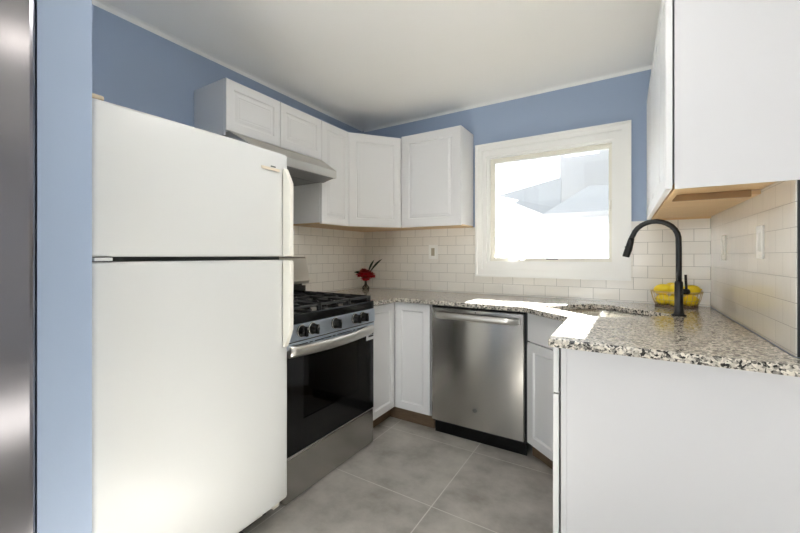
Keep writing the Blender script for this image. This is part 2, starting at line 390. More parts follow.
# narrow one
def underside(parent, pts, z, inner=None):
    MB().prism(pts, .010, 'z', z).build('underside', 'maple', parent)
c = thing('wall_cabinet', 'tall narrow single-door white wall cabinet beside the range hood', 'cabinet', (0, -.83, UB))
box('body', 'cab', .005, .2745, -.993, -.6645, UB + .012, UT, c, .001)
underside(c, [(.006, -.992), (.272, -.992), (.272, -.6655), (.006, -.6655)], UB + .002)
door(c, (.2752, -.9915), (0, 1), .3265, UB + .004, UT - .001, RAISED2)
# diagonal corner
c = thing('corner_wall_cabinet', 'white wall cabinet set diagonally across the corner above the red flowers', 'cabinet', (.15, -.15, UB))
dp = [(.005, -.005), (.005, -.6620), (.2790, -.6620), (.5400, -.2790), (.5400, -.005)]
MB().prism(dp, UT - UB - .012, 'z', UB + .012).build('body', 'cab', c)
underside(c, [(.006, -.006), (.006, -.661), (.278, -.661), (.539, -.278), (.539, -.006)], UB + .002)
du = Vector((.5400 - .2790, -.2790 + .6620, 0)).normalized(); dn = Vector((du.y, -du.x, 0))
p0 = Vector((.2790, -.6620, 0)) + du * .006 + dn * .001
door(c, p0, (du.x, du.y), .452, UB + .004, UT - .001, RAISED, .016, st=.062)
# by the window
c = thing('wall_cabinet', 'square-fronted white wall cabinet with raised panel door next to the window', 'cabinet', (.8, 0, UB))
box('body', 'cab', .5425, 1.046, -.2745, -.005, UB + .012, UT + .010, c, .001)
underside(c, [(.5435, -.006), (1.045, -.006), (1.045, -.272), (.5435, -.272)], UB + .002)
door(c, (.5545, -.2752), (1, 0), .4900, UB + .004, UT + .009, RAISED, st=.066)
# along the right wall
FX, UT2 = 2.140, 2.19
c = thing('wall_cabinet', 'white wall cabinet whose plain side panel faces the room over the granite end', 'cabinet', (2.3, -1.23, UB))
box('body', 'cab', FX + .024, W - .0045, -1.408, -1.052, UB + .022, UT2, c, .0005)
box('side_panel', 'panel', FX + .024, W + .03, -1.4135, -1.4085, UB, UT2, c)
box('underside', 'maple', FX + .045, W - .006, -1.406, -1.054, UB + .0215, UB + .0219, c)
mb = MB(); mb.box(FX + .024, FX + .0445, -1.408, -1.052, UB + .001, UB + .0215); mb.build('bottom_rail', 'maple', c)
box('cross_rail', 'brownrail', FX + .0455, W - .035, -1.072, -1.0525, UB - .004, UB + .0210, c)
door(c, (FX + .0185, -1.052), (0, -1), .357, UB + .003, UT2 - .001, RAISED, .0185)
c = thing('wall_cabinet', 'two-door white wall cabinet on the tiled side wall above the fruit basket', 'cabinet', (2.3, -.5, UB))
box('body', 'cab', FX + .024, W - .0045, -1.050, -.006, UB + .022, UT2, c, .0005)
box('underside', 'maple', FX + .045, W - .006, -1.048, -.007, UB + .006, UB + .021, c)
mb = MB(); mb.box(FX + .024, FX + .0445, -1.050, -.006, UB + .001, UB + .0215); mb.box(FX + .0455, W - .006, -.035, -.0075, UB - .004, UB + .0095); mb.build('bottom_rail', 'maple', c)
door(c, (FX + .0185, -.012), (0, -1), .516, UB + .003, UT2 - .001, RAISED, .0185)
door(c, (FX + .0185, -.532), (0, -1), .516, UB + .003, UT2 - .001, RAISED, .0185)

# ------------------------------------------------------------------ range hood
hd = thing('range_hood', 'slim stainless steel range hood under the short wall cabinet', 'range hood', (.2, -1.39, 1.75))
t = bmesh.new()
top = [(.006, -.9960), (.296, -.9960), (.302, -.958), (.308, -.958), (.308, -1.79), (.006, -1.79)]
ya, yb = -.958, -1.783
P = {}
def vv(k, *co): P[k] = t.verts.new(co)
vv('bt1', .006, -.996, 1.8835); vv('bt2', .006, yb, 1.8835); vv('ft1', .300, -.996, 1.8835); vv('ft2', .300, yb, 1.8835)
vv('fo1', .300, ya, 1.872); vv('lt1', .468, -1.052, 1.776); vv('lt2', .468, -1.73, 1.776); vv('fo2', .300, yb - .0, 1.872)
vv('lb1', .468, -1.052, 1.728); vv('lb2', .468, -1.73, 1.728); vv('so1', .300, ya, 1.772); vv('so2', .300, yb, 1.772)
vv('ub1', .300, ya, 1.748); vv('ub2', .300, yb, 1.748); vv('in1', .300, -.996, 1.748); vv('bb1', .006, -.996, 1.748); vv('bb2', .006, yb, 1.748); vv('fi1', .300, -.996, 1.872)
for q in ('bt1 ft1 ft2 bt2', 'ft1 fo1 lt1 lt2 fo2 ft2', 'lt1 lb1 lb2 lt2', 'fo1 so1 ub1 lb1 lt1', 'fo2 so2 ub2 lb2 lt2', 'lb1 ub1 in1 bb1 bb2 ub2 lb2', 'bt1 bt2 bb2 bb1', 'bt2 ft2 fo2 so2 ub2 bb2', 'bt1 bb1 in1 fi1 ft1', 'fi1 in1 ub1 so1 fo1', 'ft1 fi1 fo1'):
    t.faces.new([P[k] for k in q.split()])
bmesh.ops.recalc_face_normals(t, faces=t.faces[:])
MB().add(t).build('canopy', 'hoodsteel', hd)
MB().prism([(.02, -1.01), (.296, -1.01), (.300, -.985), (.452, -1.068), (.452, -1.71), (.300, -1.78), (.02, -1.78)], .006, 'z', 1.722 + .004).build('underside_pan', 'hoodunder', hd)
for a in (-1.39, -1.03):
    mb = MB(); mb.box(.07, .28, a - .33 + (.0 if a < -1.2 else .02), a - .02 if a > -1.2 else a - .03, 1.722, 1.7258, .001); mb.build('grease_filter', 'hoodunder', hd)

# ------------------------------------------------------------------ base cabinets
FL, FB = .6654, .6108
c = thing('corner_base_cabinet', 'white corner base cabinet with folding doors between range and dishwasher', 'cabinet', (.35, -.35, 0))
MB().prism([(.006, -.006), (.006, -.940), (.640, -.940), (.640, -.5855), (.9405, -.5855), (.9405, -.006)], CB - .108, 'z', .106).build('body', 'cab', c)
MB().prism([(.02, -.02), (.02, -.938), (.585, -.938), (.585, -.535), (.9395, -.535), (.9395, -.02)], .105, 'z', .0).build('toe_kick', 'brown', c)
door(c, (FL - .0195, -.938), (0, 1), .325, .115, CB - .009, SHAKER, st=.05)
door(c, (FL + .003, -FB + .0195), (1, 0), .270, .115, CB - .009, SHAKER, st=.05)
# dishwasher
d = thing('dishwasher', 'stainless steel dishwasher with a bar handle below the granite', 'dishwasher', (1.25, -.3, 0))
box('body', 'blackmatte', .948, 1.549, -.575, -.01, .08, CB - .004, d)
mb = MB(); mb.box(.9555, 1.5415, -.622, -.578, .104, CB - .017, .005); mb.build('door', 'steel', d)
box('shade_gap_strip', 'black', .957, 1.540, -.615, -.578, CB - .0168, CB - .008, d)  # black strip put in for the dark gap under the granite
box('kick_plate', 'black', .958, 1.545, -.560, -.545, .0, .100, d)
mb = MB()
t = bmesh.new(); N = 14; rows = []
for i in range(N + 1):
    k = i / N; x = .985 + k * .530; dep_ = -.626 - .040 * (1 - (2 * k - 1) ** 20)
    rows.append([t.verts.new((x, dep_ + yy, zz)) for yy, zz in ((0, .799), (-.010, .801), (-.012, .820), (-.010, .839), (0, .841), (.010, .838), (.012, .820), (.010, .802))])
for a, e in zip(rows, rows[1:]):
    for k in range(8): t.faces.new((a[k], a[(k + 1) % 8], e[(k + 1) % 8], e[k])).smooth = True
t.faces.new(rows[0]); t.faces.new(rows[-1][::-1]); bmesh.ops.recalc_face_normals(t, faces=t.faces[:]); mb.add(t)
mb.box(.982, 1.010, -.640, -.6215, .802, .838, .003); mb.box(1.490, 1.518, -.640, -.6215, .802, .838, .003)
mb.build('handle', 'steelh', d)
MB().lathe([(0, .0005), (.0035, .0005), (.0035, .002), (0, .002)], (1.253, -.624, .850), 'y', 12).build('indicator', 'black', d)
mb = MB(); mb.lathe([(0, 0), (.0145, 0), (.0145, .0022), (.013, .003), (0, .003)], (1.250, -.6252, .227), 'y', 28); em = mb.build('emblem', 'emblemgrey', d)
mb = MB(); mb.ring((1.250, -.6255, .227), .0125, .0008, 'y', 30); mb.ring((1.2463, -.6255, .2285), .0042, .0008, 'y', 18); mb.ring((1.2538, -.6255, .2285), .0042, .0008, 'y', 18)
mb.tube([(1.2455, -.6255, .2205), (1.2475, -.6255, .2185), (1.2505, -.6255, .2235), (1.2545, -.6255, .2195)], .0008, 6)
mb.build('monogram', 'rubber', em)
# diagonal sink base
c = thing('sink_base_cabinet', 'diagonal white sink base cabinet with one drawer front over a door', 'cabinet', (2.0, -.4, 0))
A, B = Vector((1.557, -.6235, 0)), Vector((1.806, -.8725, 0))
u = (B - A).normalized(); n = Vector((u.y, -u.x, 0)); A2, B2 = A - n * .021, B - n * .021
MB().prism([(1.5555, -.006), (1.5555, -.608), (A2.x, A2.y), (B2.x, B2.y), (1.832, -.8985), (W - .006, -.8985), (W - .006, -.006)], .58, 'z', .106).build('body', 'cab', c)
T1, T2 = A - n * .085, B - n * .085
MB().prism([(1.57, -.02), (1.57, -.53), (T1.x, T1.y), (T2.x, T2.y), (1.87, -.89), (W - .02, -.89), (W - .02, -.02)], .105, 'z', 0).build('toe_kick', 'brown', c)
fw = (B - A).length - .006
MB().prism([(A2.x, A2.y), (B2.x, B2.y), (B2.x - n.x * .02, B2.y - n.y * .02), (A2.x - n.x * .02, A2.y - n.y * .02)], CB - .69, 'z', .687).build('face_rail', 'cab', c)
door(c, A2 + u * .003 + n * .0012, (u.x, u.y), fw, .713, CB - .008, SLAB, name='drawer')
door(c, A2 + u * .003 + n * .0012, (u.x, u.y), fw, .112, .706, SHAKER, st=.05)
# run under the granite end
c = thing('base_cabinet', 'white base cabinet with a broad plain end panel facing the room', 'cabinet', (2.1, -1.2, 0))
box('body', 'cab', 1.8400, W - .006, -1.494, -.901, .106, CB - .003, c)
box('toe_kick', 'brown', 1.89, W - .02, -1.492, -.902, 0, .1055, c)
mb = MB(); mb.box(1.8385, 2.60, -1.5015, -1.4945, .0, CB - .003, .0006); mb.box(1.8385, 1.857, -1.5045, -1.5016, .0, CB - .003, .0006); mb.build('end_panel', 'panel', c)
door(c, (1.8305, -.905), (0, -1), .593, .712, CB - .008, SLAB, .0195, name='drawer')
door(c, (1.8305, -.905), (0, -1), .593, .112, .705, SHAKER, .0195, st=.05)

# ------------------------------------------------------------------ worktop and sink
def rounded(cx, cy, a, b, r, rot, n=7):
    out = []
    for sx_, sy_, q0 in ((1, 1, 0), (-1, 1, 90), (-1, -1, 180), (1, -1, 270)):
        for k in range(n):
            q = R(q0 + 90 * k / (n - 1)); x = sx_ * (a - r) + r * math.cos(q); y = sy_ * (b - r) + r * math.sin(q)
            out.append((cx + x * math.cos(rot) - y * math.sin(rot), cy + x * math.sin(rot) + y * math.cos(rot)))
    return out
SKX, SKY, SKA, SKB = 1.925, -.545, .232, .215
hole = rounded(SKX, SKY, SKA, SKB, .07, R(-45))
outl = [(.005, -.0045), (W - .0045, -.0045), (W - .0045, -1.401), (2.60, -1.4075), (2.60, -1.535), (1.800, -1.535), (1.800, -.9295), (1.5540, -.6715), (.70, -.6500), (.70, -.9480), (.005, -.9480)]
outl[2:4] = [(W - .0045, -1.4075), (2.60, -1.4075)]
t = bmesh.new(); ed = []
for loop in (outl, hole):
    vs = [t.verts.new((x, y, CT)) for x, y in loop]
    ed += [t.edges.new((vs[i], vs[(i + 1) % len(vs)])) for i in range(len(vs))]
bmesh.ops.triangle_fill(t, edges=ed, use_beauty=True, use_dissolve=False)
ge = bmesh.ops.extrude_face_region(t, geom=t.faces[:])
for v in ge['geom']:
    if isinstance(v, bmesh.types.BMVert): v.co.z = CB
bmesh.ops.recalc_face_normals(t, faces=t.faces[:])
wt = MB().add(t).build('worktop', 'granite', None, .007)
tag(wt, 'speckled black and cream granite worktop running around three sides of the kitchen', 'worktop')
sk = thing('sink', 'undermounted steel sink set diagonally into the granite corner', 'sink', (SKX, SKY, .70))
t = bmesh.new(); prev = None
for (a, b_, r_, z) in ((SKA + .024, SKB + .024, .09, CB - .001), (SKA + .004, SKB + .004, .072, CB - .001), (SKA + .002, SKB + .002, .07, CB - .02), (SKA - .008, SKB - .008, .07, .735), (SKA - .022, SKB - .022, .07, .715), (SKA - .05, SKB - .05, .06, .708), (.05, .05, .049, .702)):
    row = [t.verts.new((x, y, z)) for x, y in rounded(SKX, SKY, a, b_, r_, R(-45))]
    if prev:
        for k in range(len(row)): t.faces.new((prev[k], prev[(k + 1) % len(row)], row[(k + 1) % len(row)], row[k])).smooth = True
    prev = row
t.faces.new(prev); bmesh.ops.recalc_face_normals(t, faces=t.faces[:])
MB().add(t).build('bowl', 'sinksteel', sk)
MB().lathe([(0, 0), (.04, 0), (.042, .003), (.03, .004), (.02, .001), (0, .001)], (SKX, SKY, .7025)).build('drain', 'steelh', sk)

# ------------------------------------------------------------------ faucet
fx, fy = 2.247, -.574
fa = thing('faucet', 'tall matte black gooseneck faucet standing behind the sink', 'faucet', (fx, fy, CT))
MB().lathe([(0, 0), (.030, 0), (.030, .006), (.022, .010), (.0185, .02), (.0172, .06), (.0168, .165), (.0145, .172), (0, .172)], (fx, fy, CT)).build('base', 'faucet', fa)
neck = [(2.247, 1.06), (2.247, 1.15), (2.247, 1.25), (2.246, 1.290)]
for k in range(13):
    a = R(5 + k * 160 / 12); neck.append((2.153 + .093 * math.cos(a), 1.298 + .093 * math.sin(a)))
neck += [(2.056, 1.305)]
pth = [(x, fy + (fx - x) * .09, z) for x, z in neck]
MB().tube(pth, .0122, 16).build('neck', 'faucet', fa)
hd_ = [(2.057, 1.307), (2.052, 1.285), (2.044, 1.250), (2.033, 1.212), (2.032, 1.208)]
pth = [(x, fy + (fx - x) * .09, z) for x, z in hd_]
MB().tube(pth, [.0132, .015, .0165, .0165, .0140], 16).build('spray_head', 'faucet', fa)
mb = MB(); mb.tube([(2.041, fy + .018, 1.262), (2.029, fy + .02, 1.259)], .006, 8); mb.build('spray_button', 'faucet', fa)
hv = Vector((.81, .58, 0)).normalized(); hb = Vector((fx, fy, 1.035))
mb = MB(); mb.tube([hb + hv * .012, hb + hv * .045, hb + hv * .047], [.0135, .0145, .012], 16); kn = mb.build('handle_hub', 'faucet', fa)
lp = hb + hv * .036
MB().tube([lp, lp + Vector((.001, .001, .02)), lp + Vector((-.002, -.004, .085))], [.0062, .0058, .0056], 10).build('lever', 'faucet', kn)

# ------------------------------------------------------------------ fruit basket with lemons
bx, by = 2.272, -.138
bk = thing('wire_basket', 'round gold wire fruit basket filled with lemons behind the faucet', 'basket', (bx, by, CT))
mb = MB(); mb.ring((bx, by, CT + .092), .118, .0026); mb.ring((bx, by, CT + .086), .117, .0018); mb.build('rim', 'brass', bk)
mb = MB()
for k in range(26):
    a0 = 2 * math.pi * k / 26; a1 = 2 * math.pi * (k + .5) / 26; a2 = 2 * math.pi * (k + 1) / 26
    q = lambda a, r, z: (bx + r * math.cos(a), by + r * math.sin(a), CT + z)
    mb.tube([q(a0, .117, .089), q(a0, .108, .045), q(a0, .094, .010)], .0013, 6)
    mb.tube([q(a0, .094, .010), q(a1, .098, .028), q(a2, .094, .010)], .0011, 6)
mb.ring((bx, by, CT + .045), .108, .0013)
mb.build('side_wires', 'brass', bk)
mb = MB(); mb.lathe([(0, 0), (.094, 0), (.098, .004), (.096, .011), (.090, .011), (.088, .006), (0, .006)], (bx, by, CT)); mb.build('base', 'brown', bk)
def lemon_mb():
    L, Rr = .044, .0315
    prof = [(0, -L - .004), (.004, -L - .002)]
    for k in range(1, 14):
        a = math.pi * k / 14; prof.append((Rr * math.sin(a) ** .9, -L * math.cos(a)))
    prof += [(.0055, L + .001), (.004, L + .006), (0, L + .0075)]
    return MB().lathe(prof, (0, 0, 0), 'z', 24)
spots = [(-.062, -.042, .044, 80, 30, 'lemon low in the basket against its wires on the window side'),
         (-.005, -.070, .044, 85, 95, 'lemon low in the middle of the basket, facing the sink'),
         (.060, -.040, .044, 84, 140, 'lemon low in the basket partly hidden by the faucet handle'),
         (.005, .055, .044, 84, 10, 'lemon low in the back of the basket by the tile'),
         (-.062, -.030, .102, 80, 60, 'topmost lemon at the window end of the basket rim'),
         (-.006, -.046, .106, 86, 20, 'topmost lemon beside the faucet pipe, in the middle of the heap'),
         (.064, -.010, .100, 82, 100, 'topmost lemon at the basket end near the side wall tile'),
         (-.02, .035, .108, 84, 160, 'topmost lemon at the back of the heap by the tile')]
src = None
for (dx, dy, dz, tl, rz, lb) in spots:
    if src is None: src = o = lemon_mb().build('lemon', 'lemon')
    else: o = src.copy(); COL.objects.link(o)
    o.location = (bx + dx, by + dy, CT + dz); o.rotation_euler = (R(tl), 0, R(rz))
    tag(o, 'yellow ' + lb, 'lemon', 'lemons in the wire basket')

# ------------------------------------------------------------------ flowers in a small vase
vx, vy = .150, -.200
vs = thing('bud_vase', 'small round clear glass vase holding red flowers in the counter corner', 'vase', (vx, vy, CT))
MB().lathe([(0, 0), (.026, 0), (.031, .006), (.032, .016), (.027, .028), (.014, .040), (.0095, .052), (.0095, .085), (.013, .100), (.011, .100), (.008, .085), (.008, .052), (.012, .041), (.025, .027), (.029, .015), (.026, .007), (0, .006)], (vx, vy, CT)).build('glass', 'clear', vs)
MB().lathe([(0, .0065), (.0255, .0075), (.0285, .016), (.0245, .026), (0, .026)], (vx, vy, CT)).build('water', 'clear', vs)
def flower(cx_, cy_, cz_, seed, rad):
    rg = random.Random(seed)
    o = thing('red_flower', 'ruffled deep red flower in the small glass vase', 'flower', (cx_, cy_, cz_), 'red flowers in the bud vase')
    mb = MB()
    for ringi, (np_, tilt, sc) in enumerate(((8, 1.95, .95), (8, 1.45, 1.0), (7, 1.0, .9), (6, .6, .75), (4, .2, .55))):
        for k in range(np_):
            a = 2 * math.pi * k / np_ + ringi * .4 + rg.uniform(-.15, .15); L = rad * sc * rg.uniform(.85, 1.1); wd_ = L * .55
            t = bmesh.new(); g = []
            for i in range(5):
                s_ = i / 4; ww = wd_ * math.sin(math.pi * min(.12 + s_ * .80, 1)) ; cur = tilt * (.5 + .6 * s_)
                x = L * s_ * math.sin(cur); z = L * s_ * math.cos(cur) * .8
                g.append([t.verts.new((x, j * ww, z + abs(j) * .12 * wd_ + rg.uniform(-.06, .06) * wd_)) for j in (-1, -.5, 0, .5, 1)])
            for r1, r2 in zip(g, g[1:]):
                for j in range(4): t.faces.new((r1[j], r1[j + 1], r2[j + 1], r2[j])).smooth = True
            bmesh.ops.solidify(t, geom=t.faces[:], thickness=.0008)
            mb.add(t, Matrix.Translation((cx_, cy_, cz_)) @ Matrix.Rotation(a, 4, 'Z'))
    mb.build('bloom', 'petal', o)
    d_ = Vector((vx - cx_, vy - cy_, 0)); b0 = Vector((vx, vy, CT + .02)) - d_ * .08
    MB().tube([(cx_, cy_, cz_), (cx_ + d_.x * .45, cy_ + d_.y * .45, cz_ - .02), (vx - d_.x * .06, vy - d_.y * .06, CT + .1), b0], .0018, 6).build('stem', 'foliage', o)
for i, (a, e, z, r) in enumerate(((-.034, -.026, .128, .046), (.010, -.030, .146, .052), (.042, .012, .124, .050), (.002, .022, .150, .048), (.020, -.030, .098, .044), (-.018, -.006, .165, .040))):
    flower(vx + a, vy + e, CT + z, i, r)
def sprig(tip, label, wd_):
    o = thing('leaf_sprig', label, 'leaf', (vx, vy, CT + .09))
    a = Vector((vx, vy, CT + .03)); m_ = Vector((vx + .004, vy, CT + .12)); e = Vector(tip); mb = MB(); ps = []; rs = []
    MB().tube([a, m_, m_ + (e - m_) * .4], .0016, 6).build('stem', 'foliage', o)
    t = bmesh.new(); g = []; d_ = e - m_; sd = d_.cross(Vector((.58, -.81, 0))).normalized()
    for i in range(9):
        s_ = i / 8; p = m_ + d_ * (.25 + .75 * s_); p.z += .012 * math.sin(s_ * 3); w_ = wd_ * math.sin(math.pi * (.08 + .9 * s_))
        g.append([t.verts.new(p - sd * w_), t.verts.new(p + Vector((.002, -.003, 0))), t.verts.new(p + sd * w_)])
    for r1, r2 in zip(g, g[1:]):
        for j in range(2): t.faces.new((r1[j], r1[j + 1], r2[j + 1], r2[j])).smooth = True
    bmesh.ops.solidify(t, geom=t.faces[:], thickness=.001)
    MB().add(t).build('blade', 'foliage', o)
sprig((vx + .120, vy + .085, CT + .270), 'long thin dark leaf reaching furthest out of the small vase', .009)
sprig((vx + .062, vy + .045, CT + .262), 'shorter dark leaf rising close above the red flowers', .009)
sprig((vx - .085, vy - .060, CT + .150), 'dark leaf hanging out of the vase towards the range', .012)

# ------------------------------------------------------------------ outlet and switch plates
def plate(name, label, cat, c_, ax, w_, h_, screw=True, rock='rocker'):
    o = thing(name, label, cat, c_)
    x, y, z = c_
    def bb(nm, m_, hw, hh, d0, d1, bev, par):
        if ax == 'y': return box(nm, m_, x - hw, x + hw, y - d1, y - d0, z - hh, z + hh, par, bev)
        return box(nm, m_, x - d1, x - d0, y - hw, y + hw, z - hh, z + hh, par, bev)
    p = bb('cover', 'plate', w_ / 2, h_ / 2, .0003, .0065, .002, o)
    bb('frame', 'plate', .019, .037, .0065, .0085, .001, o)
    bb('rocker', rock, .0155, .033, .0085, .011, .001, o)
    for k in (-1, 1):
        mb = MB()
        cc = (x, y - .0066, z + k * .049) if ax == 'y' else (x - .0066, y, z + k * .049)
        mb.lathe([(0, -.0012), (.003, -.0008), (.0032, .0004), (0, .0004)], cc, ax, 10)
        mb.build('screw', 'plate', o)
plate('light_switch', 'white switch plate with a beige rocker on the back tile', 'switch', (.7055, -TK, 1.2465), 'y', .080, .120)
plate('light_switch', 'white switch plate on the side tile, the one close to the back corner', 'switch', (W - TK, -.402, 1.254), 'x', .078, .125, rock='plate')
plate('light_switch', 'white switch plate on the side tile, the one close to the black wall edge', 'switch', (W - TK, -1.048, 1.265), 'x', .080, .122, rock='plate')

# ------------------------------------------------------------------ gas range
RY0, RY1, RX = -1.765, -.9535, .700
rg = thing('gas_range', 'stainless steel gas range with black oven door and five knobs', 'range', (.35, -1.345, 0))
mb = MB(); mb.box(.02, .36, RY0 + .002, RY1 - .002, .03, .8715); mb.box(.36, .655, RY0 + .002, RY0 + .05, .03, .8715); mb.box(.36, .655, RY1 - .05, RY1 - .002, .03, .8715); mb.box(.36, .655, RY0 + .05, RY1 - .05, .03, .30); mb.box(.36, .655, RY0 + .05, RY1 - .05, .755, .8715)
mb.build('body', 'steeldark', rg)
t = MB(); t.box(.361, .365, RY0 + .052, RY1 - .052, .302, .753); t.box(.365, .655, RY0 + .052, RY0 + .056, .302, .753); t.box(.365, .655, RY1 - .056, RY1 - .052, .302, .753); t.box(.365, .655, RY0 + .056, RY1 - .056, .302, .306); t.box(.365, .655, RY0 + .056, RY1 - .056, .749, .753)
t.build('oven_cavity', 'cavity', rg)
for z in (.48, .60):
    mb = MB(); mb.tube([(.40, RY0 + .06, z), (.62, RY0 + .06, z), (.63, RY0 + .07, z), (.63, RY1 - .07, z), (.62, RY1 - .06, z), (.40, RY1 - .06, z)], .0035, 8)
    for i in range(6): mb.tube([(.41 + i * .038, RY0 + .06, z), (.41 + i * .038, RY1 - .06, z)], .002, 6)
    mb.build('oven_rack', 'rackgrey', rg)
dw_ = MB(); dw_.box(.657, RX - .003, RY0 + .003, RY1 - .003, .006, .224, .006); dr = dw_.build('storage_drawer', 'steel', rg)
mb = MB(); WY0, WY1, WZ0, WZ1 = -1.632, -1.128, .385, .712
mb.box(.657, RX - .002, RY0 + .003, WY0, .232, .7495); mb.box(.657, RX - .002, WY1, RY1 - .003, .232, .7495); mb.box(.657, RX - .002, WY0, WY1, .232, WZ0); mb.box(.657, RX - .002, WY0, WY1, WZ1, .7495)
od = mb.build('oven_door', 'black', rg)
box('window', 'ovenpane', .688, .692, WY0 + .001, WY1 - .001, WZ0 + .001, WZ1 - .001, od)
box('bottom_trim', 'steelh', .690, RX + .000, RY0 + .004, RY1 - .004, .2265, .2315, od)
# bowed broad handle
t = bmesh.new(); rows = []; N = 18
for i in range(N + 1):
    k = i / N; y = RY0 + .018 + k * (RY1 - .034 - RY0 - .018); o_ = RX + .014 + .024 * (1 - (2 * k - 1) ** 2); zc = .738 + .006 * (2 * k - 1) ** 2
    rows.append([t.verts.new((o_ + a, y, zc + b_)) for a, b_ in ((-.013, .028), (-.002, .030), (.006, .022), (.009, .004), (.006, -.016), (-.002, -.026), (-.013, -.026), (-.016, .0))])
for a, e in zip(rows, rows[1:]):
    for k in range(8): t.faces.new((a[k], a[(k + 1) % 8], e[(k + 1) % 8], e[k])).smooth = True
t.faces.new(rows[0]); t.faces.new(rows[-1][::-1]); bmesh.ops.recalc_face_normals(t, faces=t.faces[:])
mb = MB(); mb.add(t); mb.box(.695, RX + .010, RY0 + .030, RY0 + .06, .725, .748, .003); mb.box(.695, RX + .010, RY1 - .076, RY1 - .046, .725, .748, .003)
mb.build('door_handle', 'steelh', od)
mb = MB(); mb.box(RX - .0018, RX, RY1 - .090, RY1 - .004, .676, .708); stk = mb.build('pale_patch', 'pale_patch', od)  # pale patch with a dark bar on the oven door
mb = MB(); mb.box(RX + .0001, RX + .0008, RY1 - .066, RY1 - .008, .694, .705); mb.build('dark_bar', 'blackmatte', stk)
# vent strip and control panel
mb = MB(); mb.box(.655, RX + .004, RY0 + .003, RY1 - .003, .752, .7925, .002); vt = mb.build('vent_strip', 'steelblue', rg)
L_ = RY1 - RY0 - .03
box('slot', 'blackmatte', RX + .0035, RX + .0050, RY0 + .012, RY1 - .012, .7850, .7900, vt)
for i in range(4):
    y = RY0 + .02 + i * L_ / 4
    for a, e in ((y, y + L_ / 4 - .055), (y + L_ / 4 - .042, y + L_ / 4 - .018)): box('slot', 'blackmatte', RX + .0035, RX + .0050, a, e, .7665, .7710, vt)
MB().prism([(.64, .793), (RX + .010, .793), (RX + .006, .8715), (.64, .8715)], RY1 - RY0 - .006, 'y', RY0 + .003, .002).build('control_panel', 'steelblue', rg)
src = None
for y in (-1.662, -1.578, -1.384, -1.188, -1.106):
    if src is None:
        mb = MB(); c0 = (RX + .0085, y, .838)
        mb.lathe([(0, 0), (.031, 0), (.031, .006), (.0265, .010), (.0245, .030), (.022, .035), (0, .035)], c0, 'x', 26)
        mb.box(c0[0] + .033, c0[0] + .046, y - .007, y + .007, c0[2] - .024, c0[2] + .024, .0025)
        src = k_ = mb.build('knob', 'black', rg)
        mb = MB(); mb.ring((c0[0] + .006, y, .838), .0295, .0018, 'x', 26); kb = mb.build('bezel', 'steelh', k_)
        kp = box('pointer', 'steelh', c0[0] + .0455, c0[0] + .0468, y - .001, y + .001, .847, .859, k_)
        ky = y
    else:
        k_ = src.copy(); COL.objects.link(k_); k_.parent = rg; k_.location = (0, y - ky, 0)
        for q in (kb, kp): b2 = q.copy(); COL.objects.link(b2); b2.parent = k_
# cooktop
mb = MB(); mb.box(.06, RX + .002, RY0 + .001, RY1 - .001, .8720, .924, .006); mb.build('cooktop', 'black', rg)
for (x, y, r_) in ((.20, -1.60, .040), (.52, -1.60, .052), (.20, -1.09, .040), (.52, -1.09, .048), (.36, -1.345, .044)):
    mb = MB(); mb.lathe([(0, 0), (r_, 0), (r_, .006), (r_ * .86, .009), (r_ * .86, .015), (r_ * .8, .018), (0, .019)], (x, y, .9235), 'z', 26); bn = mb.build('burner', 'iron', rg)
    mb = MB(); mb.lathe([(r_ * 1.02, 0), (r_ * 1.22, .001), (r_ * 1.24, .003), (r_ * 1.02, .005)], (x, y, .9238), 'z', 26); mb.build('burner_ring', 'steelh', bn)
for (a, e) in ((RY0 + .015, -1.487), (-1.480, -1.212), (-1.205, RY1 - .015)):
    mb = MB(); h0, h1 = .944, .957; w_ = .009
    mb.box(.10, .685, a, a + w_ * 1.5, h0, h1, .002); mb.box(.10, .685, e - w_ * 1.5, e, h0, h1, .002)
    mb.box(.10, .112, a, e, h0, h1, .002); mb.box(.673, .685, a, e, h0, h1, .002); mb.box(.37, .382, a, e, h0, h1, .002)
    yc = (a + e) / 2
    if e > -1.1: mb.box(.12, .665, e - w_ * 1.4, e - .001, .925, h0 + .002)
    for xc in (.24, .53):
        mb.box(xc - w_ / 2, xc + w_ / 2, a, yc - .03, h0, h1 + .002, .002); mb.box(xc - w_ / 2, xc + w_ / 2, yc + .03, e, h0, h1 + .002, .002)
        mb.box(xc - .135, xc - .035, yc - w_ / 2, yc + w_ / 2, h0, h1 + .002, .002); mb.box(xc + .035, xc + .14, yc - w_ / 2, yc + w_ / 2, h0, h1 + .002, .002)
    for x in (.104, .376, .679):
        for y in (a + .006, e - .006): mb.box(x - .006, x + .006, y - .006, y + .006, .9235, h0 + .002)
    mb.build('grate', 'iron', rg)
# backguard
mb = MB(); mb.prism([(.008, 1.015), (.142, 1.015), (.150, 1.035), (.118, 1.195), (.110, 1.202), (.008, 1.202)], RY1 - RY0 - .006, 'y', RY0 + .003, .002); bgd = mb.build('backguard', 'hoodsteel', rg)
box('top_edge', 'blackmatte', .010, .1085, RY0 + .004, RY1 - .004, 1.2022, 1.2055, bgd)
mb = MB(); mb.box(.008, .120, RY0 + .012, RY1 - .012, .90, 1.000, .003); mb.box(.02, .10, RY0 + .03, RY1 - .03, 1.0002, 1.0148); mb.build('back_riser', 'black', rg)
for y in (RY0 + .05, RY1 - .05):
    for x in (.08, .60): MB().lathe([(0, 0), (.016, 0), (.016, .012), (.008, .016), (.008, .031), (0, .031)], (x, y, 0), 'z', 14).build('foot', 'blackmatte', rg)

